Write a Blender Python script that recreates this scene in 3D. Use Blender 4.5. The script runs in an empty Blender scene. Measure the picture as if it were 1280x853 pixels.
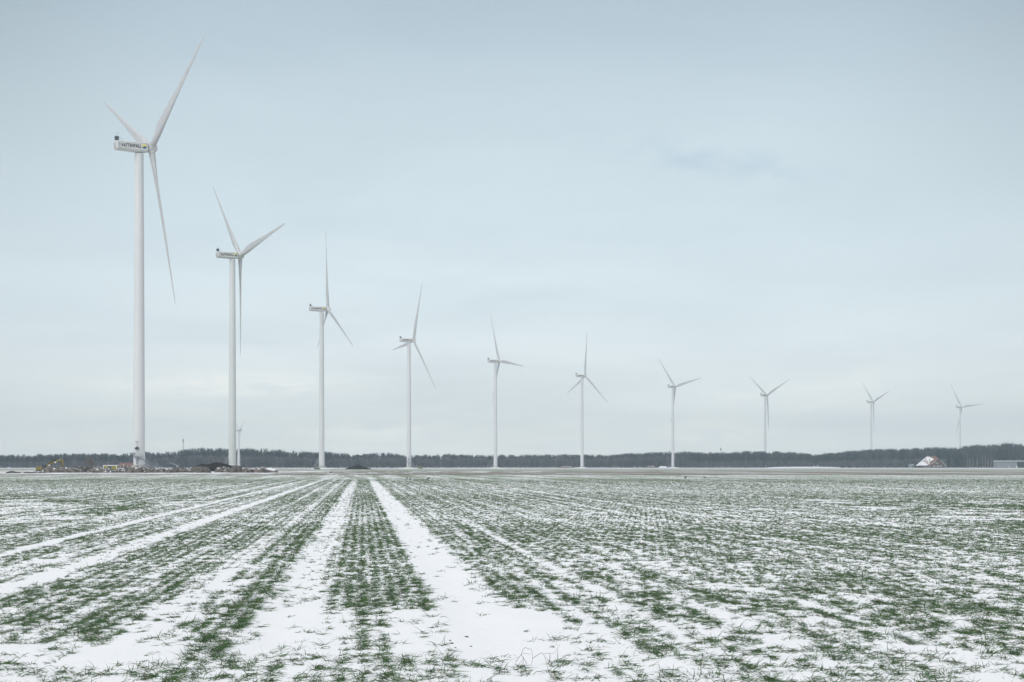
import bpy, math, random
import numpy as np
from mathutils import Matrix, Vector
R_ = math.radians
rng = np.random.default_rng(7)
random.seed(5)
C = bpy.context.scene.collection
F, HOR, H = 2224.6, 583.16, 1.7          # focal length in photo pixels, horizon row, eye height

def at(px, D, py=None):
    """ground point (or point at height) seen at photo column px from distance D"""
    X = (px-640)*D/F
    return (X, D, 0.0) if py is None else (X, D, H+(HOR-py)*D/F)

# ------------------------------------------------------------------ materials
def rgb(c): return (c[0], c[1], c[2], 1)
class NT:
    def __init__(s, nt): s.nt = nt
    def n(s, t, **kw):
        o = s.nt.nodes.new(t)
        for k, v in kw.items(): setattr(o, k, v)
        return o
    def link(s, a, b): s.nt.links.new(a, b)
    def setin(s, sock, v):
        if hasattr(v, 'is_output') or isinstance(v, bpy.types.NodeSocket): s.link(v, sock)
        else: sock.default_value = v
    def m(s, op, a, b=0.0, c=None, clamp=False):
        o = s.n('ShaderNodeMath', operation=op, use_clamp=clamp)
        s.setin(o.inputs[0], a)
        s.setin(o.inputs[1], b)
        if c is not None: s.setin(o.inputs[2], c)
        return o.outputs[0]
    def ss(s, v, a, b):       # smoothstep a..b
        o = s.n('ShaderNodeMapRange', interpolation_type='SMOOTHSTEP')
        s.setin(o.inputs['Value'], v); o.inputs['From Min'].default_value = a; o.inputs['From Max'].default_value = b
        return o.outputs[0]
    def mix(s, f, a, b):
        o = s.n('ShaderNodeMix', data_type='RGBA')
        s.setin(o.inputs[0], f); s.setin(o.inputs[6], a if not isinstance(a, tuple) else rgb(a)); s.setin(o.inputs[7], b if not isinstance(b, tuple) else rgb(b))
        return o.outputs[2]
    def noise(s, vec, scale, detail=4, rough=.6, dist=0.0):
        o = s.n('ShaderNodeTexNoise'); s.link(vec, o.inputs['Vector'])
        o.inputs['Scale'].default_value = scale; o.inputs['Detail'].default_value = detail
        o.inputs['Roughness'].default_value = rough; o.inputs['Distortion'].default_value = dist
        return o.outputs[0]
    def sep(s, v):
        o = s.n('ShaderNodeSeparateXYZ'); s.link(v, o.inputs[0]); return o.outputs
    def comb(s, x, y, z=0.0):
        o = s.n('ShaderNodeCombineXYZ')
        for i, v in enumerate((x, y, z)): s.setin(o.inputs[i], v)
        return o.outputs[0]

def newmat(name):
    m = bpy.data.materials.new(name); m.use_nodes = True
    nt = m.node_tree; b = nt.nodes['Principled BSDF']
    return m, NT(nt), b

def surf(name, col, col2=None, scale=1.0, rough=.7, bump=0.0, metal=0.0, spec=.3, snow=0.0, snow_scale=.4, stretch=(1,1,1)):
    """noise-mottled paint / soil / metal, optionally with patches of lying snow"""
    m, T, b = newmat(name)
    tc = T.n('ShaderNodeTexCoord'); mp = T.n('ShaderNodeMapping'); T.link(tc.outputs['Object'], mp.inputs[0])
    mp.inputs['Scale'].default_value = stretch
    v = mp.outputs[0]
    nz = T.noise(v, scale, 6, .62)
    c = T.mix(T.ss(nz, .35, .65), col, col2 or tuple(x*.82 for x in col))
    if snow:
        g = T.n('ShaderNodeNewGeometry'); gz = T.sep(g.outputs['Normal'])[2]
        sn = T.noise(v, snow_scale, 5, .65)
        f = T.m('ADD', T.m('MULTIPLY', gz, .35), sn)
        c = T.mix(T.ss(f, 1.0-snow, 1.06-snow), c, (.82, .83, .86))
    T.setin(b.inputs['Base Color'], c)
    b.inputs['Roughness'].default_value = rough; b.inputs['Metallic'].default_value = metal
    b.inputs['Specular IOR Level'].default_value = spec
    if bump:
        bn = T.n('ShaderNodeBump'); bn.inputs['Strength'].default_value = bump
        T.link(nz, bn.inputs['Height']); T.link(bn.outputs[0], b.inputs['Normal'])
    return m

M = {}
M['tower'] = surf('tower_paint', (.67,.68,.685), (.62,.63,.635), .12, .45, stretch=(1,1,.15))
M['blade'] = surf('blade_paint', (.56,.57,.58), (.51,.52,.53), .25, .42)
M['nacelle'] = surf('nacelle_paint', (.68,.68,.67), (.62,.62,.61), .5, .45)
M['dark'] = surf('dark_metal', (.06,.08,.095), None, 2, .5)
M['joint'] = surf('joint_rubber', (.09,.095,.10), None, 2, .7)
M['galv'] = surf('galvanised_steel', (.36,.39,.42), (.25,.28,.30), 3, .5, metal=.3)
M['door'] = surf('door_paint', (.62,.63,.62), None, 2, .5)
M['letter'] = surf('lettering_paint', (.012,.025,.045), None, 2, .5)
M['yellow'] = surf('emblem_yellow', (.85,.72,.04), (.80,.68,.04), 2, .5)
M['blue'] = surf('emblem_blue', (.0,.10,.30), (.0,.09,.27), 2, .5)
M['concrete'] = surf('concrete', (.50,.49,.45), (.38,.37,.33), .8, .9, .2)
M['soil'] = surf('grey_soil', (.16,.15,.14), (.06,.056,.052), 1.4, .95, .6, snow=.09, snow_scale=.8)
M['soil_rubble'] = surf('rubble_soil', (.20,.185,.17), (.035,.032,.03), 1.1, .95, .8, snow=.13, snow_scale=1.0)
M['peat'] = surf('dark_peat', (.028,.024,.024), (.014,.013,.014), .8, .95, .6, snow=.03, snow_scale=.7)
M['soil_brown'] = surf('brown_soil', (.085,.072,.062), (.05,.042,.037), .9, .95, .6, snow=.08, snow_scale=.8)
M['soil_snow'] = surf('snowed_soil', (.22,.17,.16), (.15,.12,.11), .9, .95, .6, snow=.17, snow_scale=.5)
M['machine'] = surf('machine_yellow', (.22,.18,.05), (.165,.135,.042), 1.5, .5)
M['site_yellow'] = surf('cabin_yellow', (.30,.28,.035), (.26,.24,.035), 1.5, .5)
M['white'] = surf('white_board', (.75,.75,.76), None, 1.5, .6)
M['glass'] = surf('window_glass', (.05,.07,.09), None, 1, .12, spec=.6)
M['bluepaint'] = surf('blue_paint', (.06,.10,.19), None, 1, .5)
M['signblue'] = surf('sign_blue', (.02,.10,.40), None, 1, .5)
M['tile_red'] = surf('red_tiles', (.23,.12,.105), (.18,.09,.08), .6, .8)
M['tile_orange'] = surf('orange_tiles', (.24,.13,.095), (.17,.085,.065), .6, .8, snow=.22, snow_scale=.3)
M['snowroof'] = surf('snowed_tiles', (.34,.20,.16), (.26,.13,.10), .6, .8, snow=.36, snow_scale=.35)
M['brick'] = surf('dark_brick', (.12,.085,.08), (.09,.065,.06), 1.2, .9)
M['sheet'] = surf('sheet_cladding', (.30,.31,.33), (.26,.27,.29), .5, .6)
M['sheetdark'] = surf('dark_cladding', (.045,.055,.055), None, .5, .6)
M['sheetroof'] = surf('sheet_roof', (.42,.45,.46), (.36,.39,.40), .4, .6)
M['shed'] = surf('shed_boards', (.26,.32,.33), None, 1, .7)
M['black'] = surf('black_rubber', (.012,.012,.014), None, 2, .7)
M['bark'] = surf('pale_bark', (.15,.145,.145), (.10,.095,.095), 1.5, .9)
M['palebark'] = surf('poplar_bark', (.32,.30,.29), (.20,.19,.185), 1.5, .9)
M['feather'] = surf('dark_feathers', (.018,.018,.02), None, 9, .6)
M['featherb'] = surf('brown_feathers', (.10,.065,.045), None, 9, .6)
M['stalk'] = surf('dry_stalk', (.13,.105,.085), (.08,.065,.055), 20, .8)
M['clod'] = surf('soil_clod', (.10,.07,.05), (.05,.035,.03), 30, .9, .5)

def tintmat(name, a, b_, rough=.75, trans=0.0):
    m, T, b = newmat(name)
    at_ = T.n('ShaderNodeAttribute', attribute_name='tint')
    T.setin(b.inputs['Base Color'], T.mix(at_.outputs['Fac'], a, b_))
    b.inputs['Roughness'].default_value = rough; b.inputs['Specular IOR Level'].default_value = .2
    if trans:
        b.inputs['Subsurface Weight'].default_value = 0
    return m
M['twig'] = tintmat('bare_twigs', (.045,.056,.074), (.130,.130,.142))
M['scrub'] = tintmat('scrub_twigs', (.10,.105,.13), (.25,.22,.245))
M['conifer'] = tintmat('conifer_needles', (.020,.052,.070), (.045,.085,.095))
M['rust'] = tintmat('russet_leaves', (.16,.09,.07), (.22,.13,.10))
M['wheat'] = tintmat('wheat_blades', (.013,.048,.015), (.100,.180,.065), .6)
_T = NT(M['wheat'].node_tree); _b = M['wheat'].node_tree.nodes['Principled BSDF']
_a = M['wheat'].node_tree.nodes['Attribute'].outputs['Fac']; _c = _b.inputs['Base Color'].links[0].from_socket
_T.link(_T.mix(_T.ss(_a, 1.1, 1.3), _c, (.26,.22,.15)), _b.inputs['Base Color'])     # a few dead straw coloured blades

# ------------------------------------------------------------------ objects
def tag(o, label=None, cat=None, group=None, kind=None):
    if label: o['label'] = label
    if cat: o['category'] = cat
    if group: o['group'] = group
    if kind: o['kind'] = kind
    return o
def empty(name, loc, rz=0.0):
    o = bpy.data.objects.new(name, None); C.objects.link(o)
    o.location = loc; o.rotation_euler = (0, 0, rz); o.empty_display_size = .5
    return o
def link(name, me, mat=None, parent=None, mx=None):
    if mat is not None and not me.materials: me.materials.append(mat)
    o = bpy.data.objects.new(name, me); C.objects.link(o)
    if parent is not None: o.parent = parent
    if mx is not None: o.matrix_local = mx
    return o
class MB:
    """collects simple solids into one mesh"""
    def __init__(s): s.v = []; s.f = []
    def add(s, vs, fs):
        k = len(s.v); s.v += [tuple(map(float, p)) for p in vs]; s.f += [tuple(i+k for i in f) for f in fs]; return s
    def box(s, x0, x1, y0, y1, z0, z1, ch=0.0):
        vs = [(x, y, z) for z in (z0, z1) for x, y in ((x0,y0),(x1,y0),(x1,y1),(x0,y1))]
        return s.add(vs, [(3,2,1,0),(4,5,6,7),(0,1,5,4),(1,2,6,5),(2,3,7,6),(3,0,4,7)])
    def prism(s, poly, y0, y1):      # poly in xz, extruded along y
        n = len(poly)
        vs = [(x, y0, z) for x, z in poly]+[(x, y1, z) for x, z in poly]
        fs = [tuple(range(n)), tuple(range(2*n-1, n-1, -1))]+[(i, i+n, (i+1) % n+n, (i+1) % n) for i in range(n)]
        return s.add(vs, fs)
    def tube(s, pts, rad, n=6):
        pts = [Vector(p) for p in pts]; rs = rad if isinstance(rad, (list, tuple)) else [rad]*len(pts)
        vs = []; fs = []
        for i, p in enumerate(pts):
            d = (pts[min(i+1, len(pts)-1)]-pts[max(i-1, 0)]).normalized()
            a = d.cross(Vector((0,0,1)) if abs(d.z) < .9 else Vector((1,0,0))).normalized(); b = d.cross(a)
            vs += [p+(a*math.cos(2*math.pi*k/n)+b*math.sin(2*math.pi*k/n))*rs[i] for k in range(n)]
        for i in range(len(pts)-1):
            fs += [(i*n+k, i*n+(k+1) % n, (i+1)*n+(k+1) % n, (i+1)*n+k) for k in range(n)]
        fs += [tuple(range(n))[::-1], tuple(range((len(pts)-1)*n, len(pts)*n))]
        return s.add(vs, fs)
    def lathe(s, prof, n=48, axis='z'):      # prof: (radius, height)
        vs = []; fs = []
        for r, h in prof:
            for k in range(n):
                c, q = r*math.cos(2*math.pi*k/n), r*math.sin(2*math.pi*k/n)
                vs.append((c, q, h) if axis == 'z' else (q, h, c))
        L = len(prof)
        for i in range(L-1):
            fs += [(i*n+k, i*n+(k+1) % n, (i+1)*n+(k+1) % n, (i+1)*n+k) for k in range(n)]
        fs += [tuple(range(n))[::-1], tuple(range((L-1)*n, L*n))]
        return s.add(vs, fs)
    def mesh(s, name, mat, smooth=False, bevel=0.0):
        me = bpy.data.meshes.new(name); me.from_pydata(s.v, [], s.f)
        import bmesh
        b = bmesh.new(); b.from_mesh(me); bmesh.ops.recalc_face_normals(b, faces=b.faces)
        if bevel: bmesh.ops.bevel(b, geom=list(b.edges), offset=bevel, segments=2, affect='EDGES', clamp_overlap=True)
        b.to_mesh(me); b.free()
        if smooth:
            me.polygons.foreach_set('use_smooth', [True]*len(me.polygons))
            me.set_sharp_from_angle(angle=R_(40))
        me.materials.append(mat); me.update()
        return me
    def build(s, name, mat, parent=None, smooth=False, bevel=0.0, mx=None):
        return link(name, s.mesh(name, mat, smooth, bevel), None, parent, mx)
def bigmesh(name, V, Fc, mat, tint=None, loopn=3):
    me = bpy.data.meshes.new(name); V = np.asarray(V, np.float32); Fc = np.asarray(Fc, np.int32)
    me.vertices.add(len(V)); me.vertices.foreach_set('co', V.ravel())
    me.loops.add(Fc.size); me.loops.foreach_set('vertex_index', Fc.ravel())
    me.polygons.add(len(Fc)); me.polygons.foreach_set('loop_start', np.arange(0, Fc.size, loopn, dtype=np.int32))
    if tint is not None:
        a = me.attributes.new('tint', 'FLOAT', 'POINT'); a.data.foreach_set('value', np.asarray(tint, np.float32))
    me.materials.append(mat); me.update(calc_edges=True)
    return me
# value noise
_P = rng.random((512, 512))
def vnoise(x, y):
    xi = np.floor(x).astype(int); yi = np.floor(y).astype(int); fx = x-xi; fy = y-yi
    fx = fx*fx*(3-2*fx); fy = fy*fy*(3-2*fy)
    g = lambda i, j: _P[(xi+i) & 511, (yi+j) & 511]
    return (g(0,0)*(1-fx)+g(1,0)*fx)*(1-fy)+(g(0,1)*(1-fx)+g(1,1)*fx)*fy
def fbm(x, y, o=4):
    s = 0; a = .5; t = 0
    for i in range(o): s = s+a*vnoise(x*2**i+17.3*i, y*2**i+5.7*i); t += a; a *= .5
    return s/t

# ------------------------------------------------------------------ camera, world, sun
cam = bpy.data.cameras.new('camera'); co = bpy.data.objects.new('camera', cam); C.objects.link(co)
co.location = (0, 0, H); co.rotation_euler = (R_(90), 0, 0)
cam.sensor_width = 36; cam.lens = F/1280*36; cam.shift_y = (HOR-426.5)/1280
cam.clip_start = .1; cam.clip_end = 20000
bpy.context.scene.camera = co
sc = bpy.context.scene
sc.view_settings.view_transform = 'Standard'; sc.view_settings.look = 'None'
sc.view_settings.exposure = .07; sc.view_settings.gamma = 1; sc.view_settings.use_curve_mapping = False
SUN_EL, SUN_AZ = 36, -148         # azimuth from +Y towards +X: behind the camera to the left
w = bpy.data.worlds.new('World'); sc.world = w; w.use_nodes = True
T = NT(w.node_tree); bg = w.node_tree.nodes['Background']; bg.inputs['Strength'].default_value = .1
sky = T.n('ShaderNodeTexSky', sky_type='NISHITA'); sky.sun_disc = False
sky.sun_elevation = R_(SUN_EL); sky.sun_rotation = R_(SUN_AZ); sky.dust_density = 2
tc = T.n('ShaderNodeTexCoord'); d = tc.outputs['Generated']; dx, dy, dz = T.sep(d)
el = T.m('MAXIMUM', dz, 0.0)
ramp = T.n('ShaderNodeValToRGB'); T.link(el, ramp.inputs[0])
def lin(c): return tuple(((v/255+.055)/1.055)**2.4 if v > 10 else v/255/12.92 for v in c)
stops = [(0.0,(240,242,241)),(.02,(235,239,240)),(.045,(226,233,236)),(.08,(216,227,233)),(.14,(205,219,226)),(.20,(194,209,217)),(.26,(174,191,201)),(.45,(215,222,228)),(1.0,(240,242,244))]
cr = ramp.color_ramp
while len(cr.elements) < len(stops): cr.elements.new(.5)
for e, (p, c) in zip(cr.elements, stops):
    e.position = p; e.color = rgb(tuple(10*v/10 for v in lin(c)))
den = T.m('ADD', el, .10)
pc = T.comb(T.m('MULTIPLY', T.m('DIVIDE', dx, den), 1.0), T.m('MULTIPLY', T.m('DIVIDE', dy, den), 1.0), 0.0)
n1 = T.noise(pc, .8, 5, .55, .3)                    # broad cloud sheets
lowc = T.comb(T.m('MULTIPLY', dx, 5.0), T.m('MULTIPLY', dy, 5.0), T.m('MULTIPLY', dz, 34.0))
n2 = T.noise(lowc, 1.3, 5, .6, .5)                     # flat banks low over the horizon
band = T.m('MULTIPLY', T.ss(el, .004, .012), T.m('SUBTRACT', 1.0, T.ss(el, .035, .075)))
azc = T.m('ARCTAN2', dx, dy); cum = 0.0
n3 = T.noise(T.comb(T.m('MULTIPLY', azc, 26.0), T.m('MULTIPLY', dz, 95.0)), 1.0, 5, .62, .4)
for ca, sa, ce, se in ((-.075,.050,.0205,.006),(.112,.026,.020,.0085),(-.21,.05,.012,.004),(-.16,.06,.045,.006)):
    g = T.m('EXPONENT', T.m('MULTIPLY', T.m('ADD', T.m('POWER', T.m('DIVIDE', T.m('SUBTRACT', azc, ca), sa), 2.0), T.m('POWER', T.m('DIVIDE', T.m('SUBTRACT', dz, ce), se), 2.0)), -1.0))
    cum = T.m('ADD', cum, g)
cum = T.m('MULTIPLY', cum, T.ss(n3, .36, .56))
bright = T.m('MULTIPLY', T.m('MAXIMUM', T.m('MULTIPLY', T.m('MULTIPLY', T.ss(n2, .50, .64), band), .35), T.m('MINIMUM', cum, 1.0)), .8)
c = T.mix(bright, ramp.outputs[0], lin((252,250,245)))
broad = T.m('MULTIPLY', T.m('SUBTRACT', n1, .5), .42)
mul = T.m('ADD', 1.0, broad)
cc = T.n('ShaderNodeMix', data_type='RGBA', blend_type='MULTIPLY'); cc.inputs[0].default_value = 1
T.link(c, cc.inputs[6]); T.link(T.comb(mul, T.m('POWER', mul, .9), T.m('POWER', mul, .8)), cc.inputs[7])
# the faint grey wisp to the right of the middle
az = T.m('ARCTAN2', dx, dy)
q = T.noise(T.comb(T.m('MULTIPLY', az, 30), T.m('MULTIPLY', dz, 55)), 1.0, 5, .6, .3)
ex = T.m('POWER', T.m('DIVIDE', T.m('SUBTRACT', az, .112), .062), 2.0)
ez = T.m('POWER', T.m('DIVIDE', T.m('ADD', T.m('SUBTRACT', dz, .168), T.m('MULTIPLY', T.m('SUBTRACT', az, .112), .16)), .0085), 2.0)
wisp = T.m('MULTIPLY', T.m('EXPONENT', T.m('MULTIPLY', T.m('ADD', ex, ez), -1.0)), T.ss(q, .28, .70))
c2 = T.mix(T.m('MULTIPLY', wisp, .62), cc.outputs[2], lin((172,192,206)))
lowb = T.m('ADD', 1.0, T.m('MULTIPLY', T.m('EXPONENT', T.m('MULTIPLY', el, -16.0)), .17))   # brighter towards the horizon
lb = T.n('ShaderNodeMix', data_type='RGBA', blend_type='MULTIPLY'); lb.inputs[0].default_value = 1
aab = T.m('ABSOLUTE', az)
# lens corner darkening put into the sky colour on both sides of the view
side = T.m('MULTIPLY', T.m('MULTIPLY', T.ss(T.m('ADD', aab, T.m('MULTIPLY', T.m('SUBTRACT', n1, .5), .25)), .15, .32), T.m('ADD', .35, T.m('MULTIPLY', T.ss(el, .08, .25), .65))), T.m('MULTIPLY', T.m('SUBTRACT', 1.0, T.ss(aab, .42, .75)), .19))
lowb = T.m('MULTIPLY', lowb, T.m('SUBTRACT', 1.0, side))
T.link(c2, lb.inputs[6]); T.link(T.comb(lowb, lowb, T.m('ADD', lowb, .012)), lb.inputs[7]); c2 = lb.outputs[2]
# clouds x10 at strength .1, a little of the clear sky shining through
big = T.n('ShaderNodeMix', data_type='RGBA', blend_type='MULTIPLY'); big.inputs[0].default_value = 1
T.link(c2, big.inputs[6]); big.inputs[7].default_value = (11.3, 11.25, 11.1, 1)
fin = T.mix(.12, big.outputs[2], sky.outputs[0]); T.link(fin, bg.inputs['Color'])
sl = bpy.data.lights.new('sun', 'SUN'); sl.energy = 1.25; sl.angle = R_(20); sl.color = (1, .97, .93)
so = bpy.data.objects.new('sun', sl); C.objects.link(so)
dv = Vector((math.sin(R_(SUN_AZ))*math.cos(R_(SUN_EL)), math.cos(R_(SUN_AZ))*math.cos(R_(SUN_EL)), math.sin(R_(SUN_EL))))
so.rotation_euler = dv.to_track_quat('Z', 'Y').to_euler(); so.location = (0, 0, 100)

# haze
hz = MB().box(-5600, 5600, -300, 6600, -1.5, 175).build('haze', M['white'])
tag(hz, 'thin pale winter haze lying over the whole plain', 'haze', kind='stuff')
hm = bpy.data.materials.new('haze_air'); hm.use_nodes = True; hn = hm.node_tree; hn.nodes.clear()
o_ = hn.nodes.new('ShaderNodeOutputMaterial'); pv = hn.nodes.new('ShaderNodeVolumePrincipled')
pv.inputs['Color'].default_value = (.74, .93, 1.0, 1); pv.inputs['Density'].default_value = 1.3e-4; pv.inputs['Anisotropy'].default_value = .0
hn.links.new(pv.outputs[0], o_.inputs['Volume'])
hz.data.materials.clear(); hz.data.materials.append(hm)

# ------------------------------------------------------------------ field layout
S = (452-640)/F                            # the drill rows run to photo column 452
def sm(x, a, b):
    t = np.clip((x-a)/(b-a), 0, 1); return t*t*(3-2*t)
GAPS = [(-2.87,.17,.95),(-4.06,.11,1.0),(-5.0,.10,.75),(-6.5,.12,.6),(-1.24,.07,.8),(2.46,.07,.45),(4.72,.12,.4),(5.5,.10,.3),(6.86,.15,.6),(9.3,.14,.5),(13.2,.2,.35),(24.0,.35,.6),(-9.6,.16,.5),(-13,.2,.5),(-.10,.0,0),(1.75,.05,.3),(3.4,.06,.3),(-1.9,.07,.45),(-3.45,.06,.5)]
def cover(X, Y):
    """share of plants standing at a field point"""
    u = (X-S*Y)/H
    wob = (fbm(X*.25+3, Y*.12)-.5)*.09
    uu = u+wob
    c = np.ones_like(u)
    for g, hw, a in GAPS:
        if a: c = c*(1-a*(1-sm(np.abs(uu-g), hw*.7, hw*1.35)))
    # thin snowy furrows between the drill passes, fanning out from the vanishing point
    per = .47; k_ = np.round(uu/per); jit = (_P[(k_.astype(int)) & 511, 11]-.5)*.16
    amp = .35+.6*_P[(k_.astype(int)) & 511, 37]; dd = np.abs(uu-(k_*per+jit))
    amp = amp*(.35+.65*sm(fbm(uu*.0+k_*3.7, Y*.06, 2), .35, .6))*(1-((uu > -.75) & (uu < .6)))
    c = c*(1-amp*(1-sm(dd, .035, .075+.0004*Y)))
    # wheel tracks of the near pair
    L = sm(uu, -.73, -.66)*(1-sm(uu, -.42, -.24))
    c = c*(1-.88*L); c = c*(1-.35*sm(uu, -.45,-.4)*(1-sm(uu,-.26,-.2)))
    Rt = sm(uu, .50, .54)*(1-sm(uu, .93+.05, 1.10))
    Rt2 = Rt*np.where(Y > 90, 1-.0*Y, 1)
    c = c*(1-.965*Rt2)
    # the green strip between them stops short of the camera
    mid = (uu > -.72) & (uu < 1.25)
    near = 1-sm(Y, 20.6, 22.2)
    keep = ((uu > -.06) & (uu < .07)) | ((uu > .105) & (uu < .19))
    kk = np.where(keep & (Y > 16.4), 1.0, .10)
    c = np.where(mid, c*(1-near)+near*kk*np.where(Rt2 > .3, .10, 1), c)
    # headland: loose tufts right in front
    hd = (1-sm(Y, 15.6, 16.4))
    c = c*(1-hd)+hd*.75*np.where((uu > .45) & (uu < 1.2), .45, 1)
    # extra open snow left of the near track and right of the strip
    c = c*(1-.85*((uu > -2.3) & (uu < -.95) & (Y < 16.8) & (Y > 15.3)))
    # dense shoulders
    sh = sm(uu,-.98,-.92)*(1-sm(uu,-.74,-.68))+sm(uu,.36,.42)*(1-sm(uu,.50,.54))
    # clumps, drawn out along the rows
    n = fbm(uu*H*5.2+40, Y*1.25, 3)*.52+fbm(uu*H*2.8+9, Y*.04+4, 3)*.30+fbm(uu*H*1.3+21, Y*.7+4, 3)*.18
    st = (uu > -.30) & (uu < .52)
    th = .455-.165*sm(Y, 17, 60)-.13*sh-.08*st
    fade = 1-.55*sm(Y, 195, 262)                 # the far, snowier end
    return c*(.17+.83*sm(n, th-.03, th+.06))*fade, sh

def gh(X, Y):
    """height of the snow: low ridges along the rows, small drifts"""
    u = (X-S*Y)
    f = 1-sm(Y, 60, 110)
    z = (fbm(X*.8, Y*.35, 3)-.5)*.06+(fbm(X*3.1+7, Y*1.8, 4)-.5)*.036+.006*np.sin(u/.19*2*np.pi)
    tr = np.exp(-((u/H+.54)/.16)**2)+np.exp(-((u/H-.76)/.19)**2)
    return f*(z-.03*tr)

# ground: one sheet, fine near the camera, out to the horizon
ys = np.concatenate([[-250, -100, -30, 0, 6], np.arange(10, 40, .12), np.arange(40, 112, .6), [120, 160, 240, 400, 700, 1200, 2500, 6500]])
xs = np.concatenate([[-5500, -2500, -1000, -300, -100, -50, -38], np.arange(-30, 30.01, .3), [38, 50, 100, 300, 1000, 2500, 5500]])
xf = np.concatenate([[-5500, -2500, -1000, -300, -100, -50, -38, -30, -24, -18], np.arange(-14, 14.01, .09), [18, 24, 30, 38, 50, 100, 300, 1000, 2500, 5500]])
XX, YY = np.meshgrid(xf, ys); ZZ = gh(XX, YY)
ZZ[(YY < 9) | (np.abs(XX) > 40)] = 0
nx = len(xf); ny = len(ys)
idx = np.arange(nx*ny).reshape(ny, nx)
quads = np.stack([idx[:-1,:-1], idx[:-1,1:], idx[1:,1:], idx[1:,:-1]], -1).reshape(-1, 4)
gm, T, b = newmat('snowy_ground')
geo = T.n('ShaderNodeNewGeometry'); P = geo.outputs['Position']; gx, gy, gz = T.sep(P)
u_ = T.m('SUBTRACT', gx, T.m('MULTIPLY', gy, S))
rowv = T.comb(u_, gy, 0.0)
snowc = T.mix(T.noise(P, .7, 4), (.88,.875,.88), (.82,.825,.84))
# fine litter of green and earth showing through the thin snow of the field
lit = T.noise(T.comb(T.m('MULTIPLY', u_, 9.0), T.m('MULTIPLY', gy, 3.2)), 1.0, 5, .7)
litf = T.m('MULTIPLY', T.ss(lit, .62, .74), .35)
snowf = T.mix(litf, snowc, (.20,.22,.15))
sp = T.noise(T.comb(T.m('MULTIPLY', u_, 55.0), T.m('MULTIPLY', gy, 14.0)), 1.0, 3, .6)
snowf = T.mix(T.m('MULTIPLY', T.ss(sp, .69, .75), .55), snowf, (.13,.12,.08))
# bare strip beyond the green (350-650 m) with streaks of snow along its rows
st = T.noise(T.comb(T.m('MULTIPLY', u_, .30), T.m('MULTIPLY', gy, .011)), 1.0, 5, .68)
st2 = T.noise(T.comb(T.m('MULTIPLY', u_, .035), T.m('MULTIPLY', gy, .004), 3.0), 1.0, 4, .6)
brown = T.mix(T.noise(T.comb(T.m('MULTIPLY', u_, .1), T.m('MULTIPLY', gy, .012)), 1.0, 5, .6), (.17,.15,.125), (.32,.31,.275))
strip = T.mix(T.m('MULTIPLY', T.ss(T.m('ADD', st, T.m('MULTIPLY', T.m('SUBTRACT', st2, .5), .6)), .52, .62), .75), brown, (.78,.79,.81))
far_green = T.mix(T.ss(st, .45, .62), (.22,.27,.19), (.50,.52,.48))
far_snow = T.mix(T.ss(st2, .50, .66), (.50,.485,.50), (.76,.76,.79))
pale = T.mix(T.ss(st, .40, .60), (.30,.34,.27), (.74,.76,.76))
edge = T.m('MULTIPLY', T.m('SUBTRACT', st2, .5), 60.0)
gyn = T.m('ADD', gy, edge)
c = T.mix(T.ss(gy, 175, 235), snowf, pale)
c = T.mix(T.ss(gyn, 352, 362), c, (.10,.085,.065))
c = T.mix(T.ss(gyn, 366, 392), c, strip)
c = T.mix(T.ss(gyn, 610, 690), c, far_green)
c = T.mix(T.ss(gyn, 960, 1100), c, far_snow)
# building site on the left: churned snow
sv = T.noise(T.comb(T.m('MULTIPLY', gx, .16), T.m('MULTIPLY', gy, .03), 5.0), 1.0, 5, .65)
site = T.mix(T.ss(sv, .47, .57), (.82,.82,.85), (.24,.20,.165))
sx = T.m('ADD', gx, T.m('MULTIPLY', T.m('SUBTRACT', sv, .5), 25.0))
smk = T.m('MULTIPLY', T.m('SUBTRACT', 1.0, T.ss(sx, -66, -52)), T.m('MULTIPLY', T.ss(gy, 372, 380), T.m('SUBTRACT', 1.0, T.ss(gyn, 640, 760))))
c = T.mix(smk, c, site)
T.setin(b.inputs['Base Color'], c); b.inputs['Roughness'].default_value = .85; b.inputs['Specular IOR Level'].default_value = .15
bn = T.n('ShaderNodeBump'); bn.inputs['Strength'].default_value = .6; bn.inputs['Distance'].default_value = .03
T.link(T.noise(P, 9, 6, .65), bn.inputs['Height']); T.link(bn.outputs[0], b.inputs['Normal'])
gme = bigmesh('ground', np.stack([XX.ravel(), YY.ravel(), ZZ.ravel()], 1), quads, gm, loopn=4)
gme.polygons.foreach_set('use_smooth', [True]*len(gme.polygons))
tag(link('ground', gme), 'flat snow covered farmland reaching to the woods', kind='structure')

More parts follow.
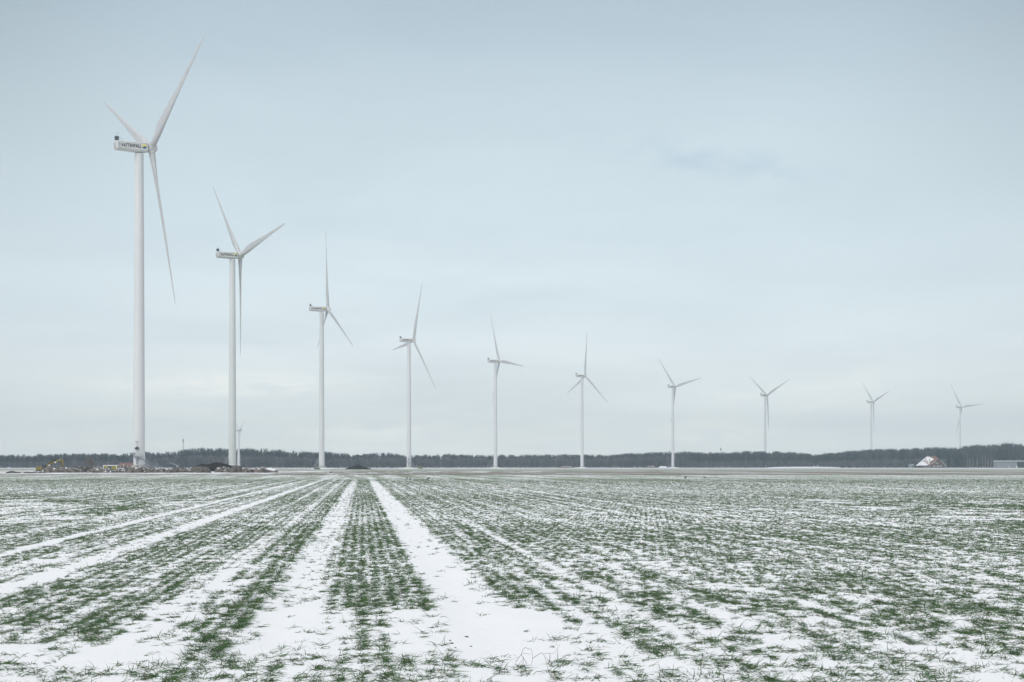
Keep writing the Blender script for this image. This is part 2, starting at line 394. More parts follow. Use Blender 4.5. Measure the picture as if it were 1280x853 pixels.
# ------------------------------------------------------------------ winter wheat
def tufts(y0, y1, dens, nb, segs, blen, bwid, rowj, spread, margin=3.0, lean=1.0, dead=.1):
    """blades of grass for the strip of field between two distances"""
    rs = .19; Y0, Y1 = y0, y1
    if y0 > 13: y0 = y0*.85
    if y1 < 300: y1 = y1*1.15
    Vs = []; Fs = []; Ts = []; off = 0
    half = lambda y: y*.2877*1.12+margin
    area = (y1-y0)*(2*half((y0+y1)/2)+2)
    n = int(area*dens)
    Y = np.sqrt(rng.random(n)*(y1**2-y0**2)+y0**2)
    Y = Y[rng.random(n) < (sm(Y, Y0*.85, Y0*1.15) if Y0 > 13 else 1)*(1-(sm(Y, Y1*.85, Y1*1.15) if Y1 < 300 else 0))]; n = len(Y); X = (rng.random(n)*2-1)*half(Y)
    u = X-S*Y
    ur = (np.round(u/rs))*rs+rng.normal(0, rowj, n)
    X = ur+S*Y
    cv, sh = cover(X, Y)
    k = rng.random(n) < cv
    X = X[k]; Y = Y[k]; sh = sh[k]; n = len(X)
    # blades
    tb = rng.random(n)
    m = n*nb
    bx = np.repeat(X, nb)+rng.normal(0, spread*.7, m); by = np.repeat(Y, nb)+rng.normal(0, spread*1.3, m)
    bz = gh(bx, by)-.004
    L = blen*(.35+1.15*rng.random(m)**1.4)*np.repeat(.75+.5*rng.random(n)+.25*sh, nb)
    tdir = np.where(rng.random(n) < .5, 0.0, np.pi)+rng.normal(.15, .8, n)
    az = np.where(rng.random(m) < .7, np.repeat(tdir, nb)+rng.normal(0, .75, m), rng.random(m)*2*np.pi); az = np.where(rng.random(m) < .12, rng.normal(0, .5, m)+np.pi*(rng.random(m) < .35), az)
    th0 = np.clip(rng.normal(1.05, .38, m), .1, 1.55)*lean      # lean from the vertical at the foot
    dth = np.abs(rng.normal(.75, .45, m))
    W = bwid*(.6+.8*rng.random(m))
    tint = np.clip(np.repeat(tb, nb)*.4+rng.random(m)*.5, 0, .9); tint = np.where(rng.random(m) < .05, 1.6+.4*rng.random(m), tint)
    wa = rng.random(m)*np.pi
    px, py, pz = bx.copy(), by.copy(), bz.copy()
    sxv, syv = -np.sin(az), np.cos(az)
    # half of the blades show their flat to the sky, others stand on edge
    rings = []
    for s in range(segs+1):
        f = s/segs
        ww = W*(1-.85*f**1.5)*.5
        if s == segs: rings.append(np.stack([px, py, pz], 1)[:, None])
        else:
            rings.append(np.stack([np.stack([px-sxv*ww, py-syv*ww, pz-ww*np.sin(wa)], 1), np.stack([px+sxv*ww, py+syv*ww, pz+ww*np.sin(wa)], 1)], 1))
        th = np.minimum(th0+dth*(f+.5/segs)*1.6, 2.1); st = L/segs
        px = px+np.sin(th)*np.cos(az)*st; py = py+np.sin(th)*np.sin(az)*st; pz = np.maximum(pz+np.cos(th)*st, bz+.006)
    V = np.concatenate(rings, 1); nv = V.shape[1]
    base = np.arange(m)[:, None]*nv
    tris = []
    for s in range(segs-1):
        a = 2*s; tris += [[a, a+1, a+3], [a, a+3, a+2]]
    a = 2*(segs-1); tris += [[a, a+1, a+2]]
    Fc = np.concatenate([base+np.array([t]) for t in tris], 0)
    return V.reshape(-1, 3), Fc, np.repeat(tint, nv)
def field():
    parts = [tufts(12.3, 26, 85, 21, 4, .085, .0048, .036, .042),
             tufts(26, 50, 58, 15, 2, .078, .0075, .036, .045),
             tufts(50, 110, 32, 8, 1, .064, .021, .035, .07),
             tufts(110, 225, 13, 5, 1, .05, .045, .04, .12),
             tufts(225, 352, 3.0, 3, 1, .04, .11, .06, .3)]
    V = []; Fc = []; Tn = []; o = 0
    for v, f, t in parts:
        V.append(v); Fc.append(f+o); Tn.append(t); o += len(v)
    V = np.concatenate(V); Fc = np.concatenate(Fc); Tn = np.concatenate(Tn)
    print('wheat verts', len(V), 'tris', len(Fc))
    o = link('winter_wheat', bigmesh('winter_wheat', V, Fc, M['wheat'], Tn))
    tag(o, 'green winter wheat in drilled rows poking through thin snow', 'wheat', kind='stuff')
field()

# ------------------------------------------------------------------ big turbines
RB, TILT, CONE, OFF, HUBZ = 47.46, R_(5.08), R_(2.99), 3.855, 98.1
def blade_mesh():
    st = [(1.0,1.9,1.0,0),(2.4,1.9,1.0,0),(4.2,2.15,.80,.25),(6.5,2.75,.52,.6),(9.0,3.15,.36,.9),(12,3.05,.29,1),(17,2.65,.25,1),(23,2.15,.22,1),(29,1.70,.20,1),(35,1.28,.18,1),(40,1.0,.17,1),(44,.80,.16,1),(46.6,.60,.15,1),(47.5,.42,.15,1),(47.9,.12,.2,1)]
    n = 20; mb = MB(); vs = []
    for r, ch, tr, air in st:
        tw = R_(16)*(1-min(1, r/34))**1.3+R_(2)
        for k in range(n):
            a = 2*math.pi*k/n; c_, s_ = math.cos(a), math.sin(a)
            x = .5*c_; th = .5*s_
            # airfoil: blunt nose at +x, thin tail at -x
            xa = x; ta = .5*s_*(1+ .9*x)*(.35+.65*math.sqrt(max(0, .5+x))) if air else th
            X = ch*(x*(1-air)+(xa-.18)*air); Y = ch*tr*(th*(1-air)+ta*air)
            vs.append((X*math.cos(tw)-Y*math.sin(tw), X*math.sin(tw)+Y*math.cos(tw), r))
    fs = []
    for i in range(len(st)-1): fs += [(i*n+k, i*n+(k+1) % n, (i+1)*n+(k+1) % n, (i+1)*n+k) for k in range(n)]
    fs += [tuple(range(n))[::-1], tuple(range((len(st)-1)*n, len(st)*n))]
    return mb.add(vs, fs).mesh('blade', M['blade'], smooth=True)
def rr(w, z0, z1, ch, y):      # chamfered rectangle ring
    return [(w, y, z0+ch), (w, y, z1-ch*.5), (w-ch*.5, y, z1), (-w+ch*.5, y, z1), (-w, y, z1-ch*.5), (-w, y, z0+ch), (-w+ch, y, z0), (w-ch, y, z0)]
def loft(rings, mat, name, smooth=False, bevel=0):
    mb = MB(); n = len(rings[0]); vs = [p for r in rings for p in r]
    fs = [(i*n+k, i*n+(k+1) % n, (i+1)*n+(k+1) % n, (i+1)*n+k) for i in range(len(rings)-1) for k in range(n)]
    fs += [tuple(range(n)), tuple(range((len(rings)-1)*n, len(rings)*n))]
    return mb.add(vs, fs).mesh(name, mat, smooth, bevel)
me = {}
me['blade'] = blade_mesh()
me['nacelle'] = loft([rr(1.25,-1.0,1.15,.35,-11.5), rr(1.5,-1.2,1.35,.4,-11.15), rr(1.5,-1.4,1.38,.4,-7.5), rr(1.5,-1.6,1.38,.45,-4.4), rr(1.5,-1.5,1.36,.45,-2.2), rr(1.42,-1.42,1.28,.45,-1.45)], M['nacelle'], 'nacelle', bevel=.05)
vent = MB()
for k in range(5): vent.box(1.497,1.53,-11.0,-10.4,-.75+.36*k,-.62+.36*k)
for k in range(5): vent.box(-1.0,1.0,-11.54,-11.48,-.7+.34*k,-.58+.34*k)
me['vent'] = vent.mesh('louvre', M['galv'])
seam = MB()
for z in (-.95, 1.0): seam.box(1.49,1.515,-10.9,-1.7,z-.02,z+.02)
for y in (-10.3,-2.0): seam.box(1.49,1.515,y-.02,y+.02,-1.0,1.0)
me['seam'] = seam.mesh('panel_seam', M['galv'])
me['hub'] = MB().lathe([(1.1,-1.15),(1.36,-1.1),(1.40,-.6),(1.42,.3),(1.36,.9),(1.15,1.4),(.8,1.72),(.4,1.88),(.05,1.92)], 40, 'y').mesh('hub', M['nacelle'], True)
me['shaft'] = MB().lathe([(1.12,-1.5),(1.12,-1.1)], 32, 'y').mesh('shaft_collar', M['joint'], True)
me['collar'] = MB().lathe([(1.08,.75),(1.08,1.32),(.99,1.42)], 32).mesh('blade_collar', M['nacelle'], True)
TW = [(1.72,1.95),(1.71,8),(1.66,24),(1.65,24.06),(1.55,50),(1.54,50.06),(1.42,76),(1.41,76.06),(1.30,96.4)]
me['tower'] = MB().lathe(TW, 64).mesh('tower', M['tower'], True)
me['flange'] = MB().lathe([(1.80,1.96),(1.80,2.12),(1.73,2.14)], 48).mesh('flange', M['galv'], True)
me['foundation'] = MB().lathe([(6.8,-.2),(5.9,.12),(3.1,.45),(2.6,1.0),(2.2,1.62),(2.15,1.95),(1.6,1.955)], 48).mesh('foundation', M['concrete'], True)
me['skirt'] = MB().lathe([(8.5,-.1),(7.0,.22),(4.2,.5),(3.0,.62),(2.6,.60)], 40).mesh('snow_skirt', surf('lying_snow', (.84,.85,.88), (.76,.77,.80), .4, .85, .3))
cl = MB()
cl.box(-1.05,-.05,-11.2,-10.6,1.85,2.9); cl.box(.05,1.05,-11.2,-10.6,1.65,2.7)
me['cooler'] = cl.mesh('cooler', M['dark'], bevel=.03)
br = MB()
for x in (-1.1,-.2,.2,1.1): br.tube([(x,-10.9,1.3),(x,-10.9,2.6)], .05, 5)
for x in (-.9,.9): br.tube([(x,-10.5,2.4),(x,-9.0,1.34)], .05, 5)
br.tube([(-.8,-10.8,1.3),(-.8,-10.8,3.6)], .03, 5); br.tube([(.6,-10.8,1.3),(.6,-10.8,3.75)], .03, 5); br.tube([(.6,-11.1,3.7),(.6,-10.5,3.7)], .04, 5)
me['bracket'] = br.mesh('cooler_bracket', M['galv'])
# lettering on the nacelle side that faces the camera; the text lies in local yz
def text_mesh(body, name, width, height, mat, mx):
    cu = bpy.data.curves.new(name, 'FONT'); cu.body = body; cu.extrude = .02; cu.offset = .028; cu.space_character = 1.16
    to = bpy.data.objects.new(name, cu); C.objects.link(to)
    dg = bpy.context.evaluated_depsgraph_get(); m_ = bpy.data.meshes.new_from_object(to.evaluated_get(dg))
    bpy.data.objects.remove(to); bpy.data.curves.remove(cu)
    v = np.array([p.co[:] for p in m_.vertices]); lo = v.min(0); hi = v.max(0)
    v = (v-lo)/(hi-lo)*np.array([width, height, .04])
    for p, q in zip(m_.vertices, v): p.co = mx @ Vector(q)
    m_.materials.clear(); m_.materials.append(mat); m_.name = name; m_.update(); return m_
tm = Matrix(((0,0,1,1.495),(1,0,0,-10.1),(0,1,0,-.42),(0,0,0,1)))
me['letters'] = text_mesh('VATTENFALL', 'lettering', 6.35, 1.05, M['letter'], tm)
def half_disc(top, mat, name):
    vs = []; n = 18; cy, cz, r = -2.78, .05, .64
    w = lambda t: .10*math.sin(t*math.pi)
    pts = []
    for k in range(n+1):
        a = math.pi*k/n*(1 if top else -1); pts.append((cy+r*math.cos(a), cz+r*math.sin(a)))
    for k in range(1, 8):
        t = k/8; pts.append((cy-r+2*r*t, cz-.10*math.sin(t*2*math.pi)))
    mb = MB(); m_ = len(pts)
    vs = [(1.50, y, z) for y, z in pts]+[(1.535, y, z) for y, z in pts]
    fs = [tuple(range(m_)), tuple(range(2*m_-1, m_-1, -1))]+[(i, i+m_, (i+1) % m_+m_, (i+1) % m_) for i in range(m_)]
    return mb.add(vs, fs).mesh(name, mat)
me['em_y'] = half_disc(True, M['yellow'], 'emblem_top'); me['em_b'] = half_disc(False, M['blue'], 'emblem_bottom')
# entrance: door, platform, stairs (door faces -Y, stairs run down towards +X)
dm = MB().box(-.45,.45,-1.80,-1.66,4.75,6.75); me['door'] = dm.mesh('door', M['door'], bevel=.03)
hm_ = MB().prism([(-.6,6.85),(.6,6.85),(.35,7.55),(-.1,7.6),(-.6,7.2)], -2.3, -1.6); hm_.tube([(0,-1.75,7.5),(0,-1.75,9.0)], .035, 5); hm_.tube([(-.6,-1.8,9.1),(.6,-1.8,9.1)], .05, 5)
me['hood'] = hm_.mesh('door_hood', M['dark'])
pm = MB().box(-1.0,1.3,-3.0,-1.69,4.55,4.68); pm.prism([(-.75,4.55),(.75,4.55),(.2,3.9),(-.2,3.9)], -2.6, -1.66); pm.box(-.35,.35,-1.80,-1.68,2.3,3.9)
pm.box(-2.2,-.8,-2.6,-1.2,5.55,5.8)
me['platform'] = pm.mesh('platform', M['galv'])
rm = MB()
for x in (-1.0,0.1,1.3): rm.tube([(x,-2.95,4.68),(x,-2.95,5.75)], .035, 5)
for z in (5.2,5.75): rm.tube([(-1.0,-2.95,z),(1.3,-2.95,z)], .03, 5); rm.tube([(-1.0,-2.95,z),(-1.0,-1.75,z)], .03, 5)
me['prail'] = rm.mesh('platform_rail', M['galv'])
sm_ = MB()
a0, a1 = (1.3, 4.6), (4.3, 1.6)
for y in (-2.95, -2.05):
    sm_.add([(a0[0],y-.05,a0[1]),(a0[0],y+.05,a0[1]),(a0[0],y+.05,a0[1]-.3),(a0[0],y-.05,a0[1]-.3),(a1[0],y-.05,a1[1]),(a1[0],y+.05,a1[1]),(a1[0],y+.05,a1[1]-.3),(a1[0],y-.05,a1[1]-.3)], [(0,1,2,3),(4,5,6,7),(0,1,5,4),(1,2,6,5),(2,3,7,6),(3,0,4,7)])
for k in range(14):
    x = a0[0]+(a1[0]-a0[0])*(k+.5)/14; z = a0[1]+(a1[1]-a0[1])*(k+.5)/14; sm_.box(x-.12,x+.12,-2.9,-2.1,z-.07,z-.02)
sm_.box(4.3,6.4,-3.0,-2.0,1.5,1.6)
for x in (4.5,6.2):
    for y in (-2.95,-2.05): sm_.tube([(x,y,-.1),(x,y,1.5)], .06, 5)
sm_.tube([(4.5,-2.95,.2),(6.2,-2.95,1.4)], .04, 5)
for k in range(7): sm_.box(6.4+.2*k,6.4+.2*k+.26,-2.9,-2.1,1.3-.2*k,1.36-.2*k)
me['stairs'] = sm_.mesh('staircase', M['galv'])
hr = MB()
for y in (-2.95,-2.05):
    for dz_ in (.55,1.1):
        hr.tube([(a0[0],y,a0[1]+dz_),(a1[0],y,a1[1]+dz_),(6.4,y,1.6+dz_-.0),(7.7,y,.3+dz_)], .035, 5)
    for k in range(5):
        x = a0[0]+(a1[0]-a0[0])*k/4; z = a0[1]+(a1[1]-a0[1])*k/4; hr.tube([(x,y,z),(x,y,z+1.1)], .03, 5)
    for x in (5.0,5.7,6.4): hr.tube([(x,y,1.6),(x,y,2.7)], .03, 5)
me['hrail'] = hr.mesh('handrail', M['galv'])

# X, D, yaw, azimuth of first blade, entrance turn, label
TURB = [(-112.9,539.0,56.8,56.8,-8,'tallest white wind turbine, leftmost, front one of the row, with stairs down to rubble'),
 (-128.1,815.4,58.7,-41.3,-95,'white wind turbine second from left, in front of the little old turbine'),
 (-116.9,1093.2,68.9,2.6,-100,'white wind turbine with one blade straight up, just left of the black peat heap'),
 (-79.0,1364.7,62.5,24.2,0,'white wind turbine beside the small yellow generator, one blade crossing left behind tower'),
 (-15.2,1635.2,65.8,-21.1,180,'fifth white wind turbine from the left, one blade nearly level to the right'),
 (74.8,1901.1,61.2,8.6,95,'sixth white wind turbine from left, one blade up and two slanting down like a star'),
 (195.3,2160.4,55.1,-40.7,180,'seventh white wind turbine, last whose foot stands in front of the wood'),
 (343.9,2418.0,58.2,-53.7,0,'white wind turbine behind the wood with a blade hanging down, left of two farther ones'),
 (539.7,2673.8,72.9,-47.4,0,'second wind turbine from the right, faint thin blades, rising behind the wood'),
 (731.9,2907.7,63.3,-34.1,0,'rightmost and farthest white wind turbine, behind tall wood right of the farmhouse')]
for i, (X, D, yaw, az0, ent, lab) in enumerate(TURB):
    root = tag(empty('wind_turbine', (X, D, 0)), lab, 'wind turbine', 'new wind turbines in a receding row')
    I = Matrix.Identity(4)
    link('tower', me['tower'], None, root)
    y_ = R_(yaw)
    def frame(t):
        a = Vector((math.sin(y_)*math.cos(t), math.cos(y_)*math.cos(t), math.sin(t))); r = Vector((math.cos(y_), -math.sin(y_), 0)); u = r.cross(a)
        h = Vector((0, 0, HUBZ))+Vector((math.sin(y_)*math.cos(TILT), math.cos(y_)*math.cos(TILT), math.sin(TILT)))*OFF
        m_ = Matrix((r, a, u)).transposed().to_4x4(); m_.translation = h; return m_
    HM = frame(TILT); NM = frame(R_(1.5))
    nac = link('nacelle', me['nacelle'], None, root, NM)
    hub = link('hub', me['hub'], None, root, HM)
    for k in range(3):
        bm_ = HM @ Matrix.Rotation(R_(az0)+k*2*math.pi/3, 4, 'Y') @ Matrix.Rotation(-CONE, 4, 'X')
        bo = link('blade', me['blade'], None, root, bm_)
        if i < 4: link('blade_collar', me['collar'], None, bo)
    link('shaft_collar', me['shaft'], None, hub)
    link('cooler', me['cooler'], None, nac)
    link('lettering', me['letters'], None, nac); link('emblem_top', me['em_y'], None, nac); link('emblem_bottom', me['em_b'], None, nac)
    if i < 6: link('cooler_bracket', me['bracket'], None, nac)
    if i < 3: link('louvre', me['vent'], None, nac); link('panel_seam', me['seam'], None, nac)
    if i < 4: fo_ = link('flange', me['flange'], None, root)
    if i < 7:
        link('foundation', me['foundation'] if i else MB().lathe([(3.0,-.1),(2.7,1.0),(2.3,1.45),(2.2,1.95),(1.6,1.955)], 48).mesh('foundation', M['concrete'], True), None, root)
        if i > 1: link('snow_skirt', me['skirt'], None, root)
        rz = Matrix.Rotation(R_(ent), 4, 'Z')
        dr = link('door', me['door'], None, root, rz); link('door_hood', me['hood'], None, dr)
        pl = link('platform', me['platform'], None, root, rz); link('platform_rail', me['prail'], None, pl)
        stc = link('staircase', me['stairs'], None, root, rz); link('handrail', me['hrail'], None, stc)

# the little old turbine behind the second tower
X, D, _ = at(298.4, 1700)
root = tag(empty('wind_turbine', (X, D, 0)), 'tiny old wind turbine with tapered tower, just right of the second tower', 'wind turbine')
MB().lathe([(1.45,0),(1.25,8),(1.0,18),(.75,28),(.62,35.2)], 32).build('tower', M['tower'], root, True)
y_ = R_(64); a = Vector((math.sin(y_), math.cos(y_), 0)); r = Vector((math.cos(y_), -math.sin(y_), 0))
HM = Matrix((r, a, Vector((0,0,1)))).transposed().to_4x4(); HM.translation = Vector((0,0,36.4))+a*1.6
MB().lathe([(.3,-4.6),(.9,-4.0),(1.3,-2.8),(1.45,-1.6),(1.4,-.6)], 28, 'y').build('nacelle', M['nacelle'], root, True, mx=HM)
MB().lathe([(1.3,-.5),(1.25,0),(.9,.8),(.5,1.3),(.05,1.5)], 28, 'y').build('hub', M['nacelle'], root, True, mx=HM)
sb = Matrix.Diagonal((.42,.42,.345,1))
for k in range(3): link('blade', me['blade'], None, root, HM @ Matrix.Rotation(R_(55)+k*2*math.pi/3, 4, 'Y') @ sb)

# ------------------------------------------------------------------ heaps of soil
def heap(name, px0, px1, ytop, D, mat, label, depth=None, rough=.5, seed=0, cat='soil heap', group=None, peaks=None):
    sc_ = D/F; X0, X1 = (px0-640)*sc_, (px1-640)*sc_; w_ = X1-X0; dpt = depth or max(3.0, min(w_*.5, 9)); hgt = H+(HOR-ytop)*sc_
    nx_ = int(min(150, max(24, w_/.22))); ny_ = int(max(14, dpt/.35))
    gx_, gy_ = np.meshgrid(np.linspace(-1, 1, nx_), np.linspace(-1, 1, ny_))
    xm, ym = gx_*w_/2, gy_*dpt/2
    e = 1-(np.abs(gx_)**2.6+np.abs(gy_)**2.0); e = np.clip(e, 0, 1)**.62
    if peaks: 
        pr = sum(a_*np.exp(-((gx_-c_)/s_)**2) for c_, s_, a_ in peaks); e = e*np.clip(pr, 0, 1.1)
    n = fbm(xm*.45+seed*13.1, ym*.45+seed*7.7, 5); n2 = fbm(xm*1.8+seed*3, ym*1.8, 3)
    z = hgt*e*(1-rough*.5+rough*n)+(n2-.5)*.9*rough*np.minimum(e*3, 1)*min(1, hgt)
    z = np.where(e <= 0, -.15, np.maximum(z, -.1))
    V = np.stack([xm.ravel(), ym.ravel(), z.ravel()], 1); ix = np.arange(nx_*ny_).reshape(ny_, nx_)
    q = np.stack([ix[:-1,:-1], ix[:-1,1:], ix[1:,1:], ix[1:,:-1]], -1).reshape(-1, 4)
    o = link(name, bigmesh(name, V, q, mat, loopn=4)); o.location = ((X0+X1)/2, D, 0)
    tag(o, label, cat, group)
G = 'heaps of dug soil on the building site'
heap('rubble_bank', 47, 106, 585.0, 482, M['soil_rubble'], 'dark rubble bank hiding the foot of the excavator', 6, 1.0, 1, 'soil heap', G)
heap('soil_heap', 86, 124, 583.8, 500, M['soil_brown'], 'brown hump of soil between excavator and yellow site cabin', 7, .8, 2, 'soil heap', G)
heap('rubble_bank', 108, 152, 585.6, 478, M['soil_rubble'], 'low rubble bank in front of the yellow site cabin', 6, .9, 3, 'soil heap', G)
heap('rubble_bank', 139, 218, 584.4, 476, M['soil_rubble'], 'long rubble bank in front of the tallest turbine', 6, 1.05, 4, 'soil heap', G)
heap('soil_heap', 204, 242, 585.2, 486, M['soil'], 'low grey soil bank right of the tallest turbine stairs', 6, .8, 5, 'soil heap', G)
heap('peat_heap', 231, 300, 579.0, 600, M['peat'], 'long black peat heap left of the second turbine foot', 10, .5, 6, 'soil heap', G, [(.15,.55,1.0),(-.55,.35,.55),(.75,.3,.5)])
heap('soil_heap', 232, 262, 583.2, 520, M['soil'], 'grey soil heap against the left end of the black peat', 7, .7, 7, 'soil heap', G)
heap('soil_heap', 245, 264, 584.6, 470, M['soil'], 'small grey heap in snow before the peat heap', 5, .7, 8, 'soil heap', G)
heap('soil_heap', 268, 292, 583.8, 500, M['soil_rubble'], 'snow streaked grey heap left of the steep round mound', 6, .9, 9, 'soil heap', G)
heap('soil_heap', 287, 304, 582.0, 490, M['soil'], 'steep round grey mound at the foot of second turbine', 6, .5, 10, 'soil heap', G)
heap('soil_heap', 302, 318, 586.0, 478, M['soil_rubble'], 'flat grey heap just right of the steep mound', 4, .9, 11, 'soil heap', G)
heap('soil_heap', 314, 348, 584.3, 500, M['soil_snow'], 'long low snow topped heap at right end of the site', 7, .6, 12, 'soil heap', G)
heap('soil_heap', 322, 337, 586.2, 470, M['soil'], 'little grey heap before the long snow topped one', 4, .7, 13, 'soil heap', G)
heap('soil_heap', 8, 26, 589.6, 440, M['soil_brown'], 'flat dark brown soil patch at the far left field edge', 6, .8, 14, 'soil heap', G)
heap('soil_heap', 30, 42, 590.0, 440, M['soil_brown'], 'flat brown soil patch left of the excavator', 6, .8, 15, 'soil heap', G)
heap('soil_heap', 40, 56, 589.2, 450, M['soil_rubble'], 'snowy lump of earth below the back of excavator', 5, .8, 16, 'soil heap', G)
heap('peat_heap', 429, 466, 581.0, 1030, M['peat'], 'black peat heap alone between third and fourth turbines', 14, .45, 17, 'soil heap', None, [(.05,.42,1.0),(-.55,.3,.45),(.7,.3,.3)])
heap('soil_heap', 392, 401, 585.0, 1060, M['soil'], 'small grey heap left of the third turbine base', 3, .6, 18, 'soil heap', None)
heap('soil_heap', 700, 714, 582.8, 1880, M['soil_snow'], 'pale snow capped heap left of the sixth turbine', 6, .6, 19, 'soil heap', 'pale heaps by the far turbines')
heap('soil_heap', 808, 819.5, 582.4, 2120, M['soil_snow'], 'pinkish snow capped heap, left one of two by seventh turbine', 7, .6, 20, 'soil heap', 'pale heaps by the far turbines')
heap('snow_heap', 823, 834, 582.9, 2130, me['skirt'].materials[0], 'white snow heap touching left side of seventh turbine', 7, .5, 21, 'snow heap')
# long snow bank before the right wood
heap('snow_bank', 958, 1052, 583.75, 2190, me['skirt'].materials[0], 'long low white snow bank at the foot of the wood', 12, .4, 22, 'snow bank')

# ------------------------------------------------------------------ excavator
X, D, _ = at(60, 520)
ex = tag(empty('excavator', (X-.0, D, 0)), 'yellow excavator with raised bent boom half hidden behind rubble', 'excavator')
s_ = D/F   # metres per photo pixel here
E = lambda px, py: ((px-60)*s_, H+(HOR-py)*s_)
mb = MB(); x0, z0 = E(46, 588.5); x1, z1 = E(53.2, 584.0)
mb.prism([(x0,z0),(x0+.1,z1+.05),(x0+.35,z1+.15),(x1,z1+.1),(x1+.4,z1-.5),(x1+.4,z0)], -1.2, 1.2); mb.build('engine_cover', M['machine'], ex, bevel=.06)
x0, _z = E(53.5, 0); x1, z1 = E(58.2, 581.6)
mb = MB().prism([(x0,.75),(x0,z1-.1),(x0+.15,z1),(x1-.25,z1),(x1,z1-.5),(x1,.75)], -1.15, .0); cabo = mb.build('cab', M['black'], ex, bevel=.04)
mb = MB().box(x0+.1,x1-.25,-1.19,-1.16,z1-.85,z1-.12); mb.build('window', M['glass'], cabo)
MB().box(*[v for v in (E(49,0)[0],E(60,0)[0])],-1.25,1.25,.62,.95).build('turntable', M['machine'], ex, bevel=.04)
for y in (-1.35, 1.35):
    mb = MB(); L0, L1 = E(47.5,0)[0], E(62.5,0)[0]
    mb.prism([(L0+.25,0),(L0,.3),(L0+.25,.62),(L1-.25,.62),(L1,.3),(L1-.25,0)], y-.3, y+.3); mb.build('crawler_track', M['black'], ex, bevel=.03)
def beam(pts, ths, y0, y1, name, mat, parent):
    top = []; bot = []
    for i, (x, z) in enumerate(pts):
        a = Vector(pts[max(i-1,0)]); c_ = Vector(pts[min(i+1,len(pts)-1)]); dd = (c_-a).normalized(); nn = Vector((-dd.y, dd.x))*ths[i]/2
        top.append((x+nn.x, z+nn.y)); bot.append((x-nn.x, z-nn.y))
    mb = MB()
    for i in range(len(pts)-1): mb.prism([bot[i], bot[i+1], top[i+1], top[i]], y0, y1)
    return mb.build(name, mat, parent)
boom = beam([E(58.6,586), E(60.4,581.8), E(63.2,578.6), E(68,577.2), E(72,576.3), E(77.4,575.0)], [.6,.75,.72,.6,.52,.35], -.28, .28, 'boom', M['machine'], ex)
beam([E(61,580), E(66,576.6), E(70.5,575.6)], [.2,.2,.2], -.34, .34, 'hose_line', M['black'], boom)
bk = MB().box(E(68.6,0)[0],E(70,0)[0],-.31,.31,E(0,579)[1],E(0,577.3)[1]); bk.box(E(61,0)[0],E(62.6,0)[0],-.31,.31,E(0,582.6)[1],E(0,581)[1]); bk.build('marking', M['white'], boom)
beam([E(59.5,585.5), E(61.2,583.2)], [.25,.2], -.4, -.3, 'boom_cylinder', M['galv'], boom)
arm = beam([E(77,573.6), E(78.1,578), E(77.8,581.5), E(77.6,585.6)], [.35,.62,.5,.34], -.22, .22, 'arm', M['machine'], ex)
beam([E(72.8,575.1), E(75.5,574.1), E(77,573.6)], [.22,.24,.2], -.15, .15, 'arm_cylinder', M['galv'], ex)
beam([E(76.6,576.5), E(76.7,584)], [.16,.16], -.3, .3, 'bucket_cylinder', M['black'], arm)
MB().prism([E(76.8,585.2), E(79.2,585.6), E(79.8,588.2), E(78.0,590.0), E(75.6,589.2), E(76.6,587.4)], -.6, .6).build('bucket', M['black'], ex)

# site cabin
X, D, _ = at(138.4, 560); s_ = D/F
cb = tag(empty('site_cabin', (X, D, 0)), 'yellow site cabin with white roof and a dark door in its middle', 'site cabin')
hw = 8.1*s_; zt = H+(HOR-582.7)*s_
MB().box(-hw, hw, -1.1, 1.1, .1, zt).build('wall', M['site_yellow'], cb)
rf = MB(); rf.box(-hw-.12, hw+.12, -1.22, 1.22, zt+.002, zt+.30); rf.build('roof', M['white'], cb)
MB().box(-.42, .42, -1.14, -1.09, .15, zt-.06).build('door', M['bluepaint'], cb)
fm = MB()
for x in (-hw, hw): fm.box(x-.10, x+.10, -1.16, -1.06, .05, zt)
fm.build('corner_post', M['white'], cb)

# yellow generator by the fourth turbine
X, D, _ = at(525.5, 1290)
gn = tag(empty('generator', (X, D, 0)), 'small yellow generator box on the snow right of the fourth turbine', 'generator')
MB().box(-1.6,1.6,-.8,.8,.25,1.75).build('housing', M['machine'], gn, bevel=.06)
MB().box(-.7,.5,-.83,-.79,.7,1.4).build('louvre', M['galv'], gn)
MB().box(-1.5,1.5,-.7,.7,.0,.25).build('skid', M['joint'], gn)

# slanting pale arm behind the bank
X, D, _ = at(219, 600); s_ = D/F; E = lambda px, py: ((px-219)*s_, H+(HOR-py)*s_)
cv = tag(empty('conveyor', (X, D, 0)), 'thin pale slanting arm on a post above the grey soil bank', 'conveyor')
beam([E(211.5,578.3), E(217,580.3), E(223.8,582.8)], [.12,.2,.3], -.3, .3, 'arm', M['galv'], cv)
mb = MB(); p0 = E(221.6,582); mb.tube([(p0[0],-.2,-.05),(p0[0],-.2,p0[1])], .11, 6); p1 = E(223.6,583.4); mb.tube([(p1[0]+.5,.2,-.05),(p1[0],.2,p1[1])], .09, 6); mb.build('support', M['white'], cv)

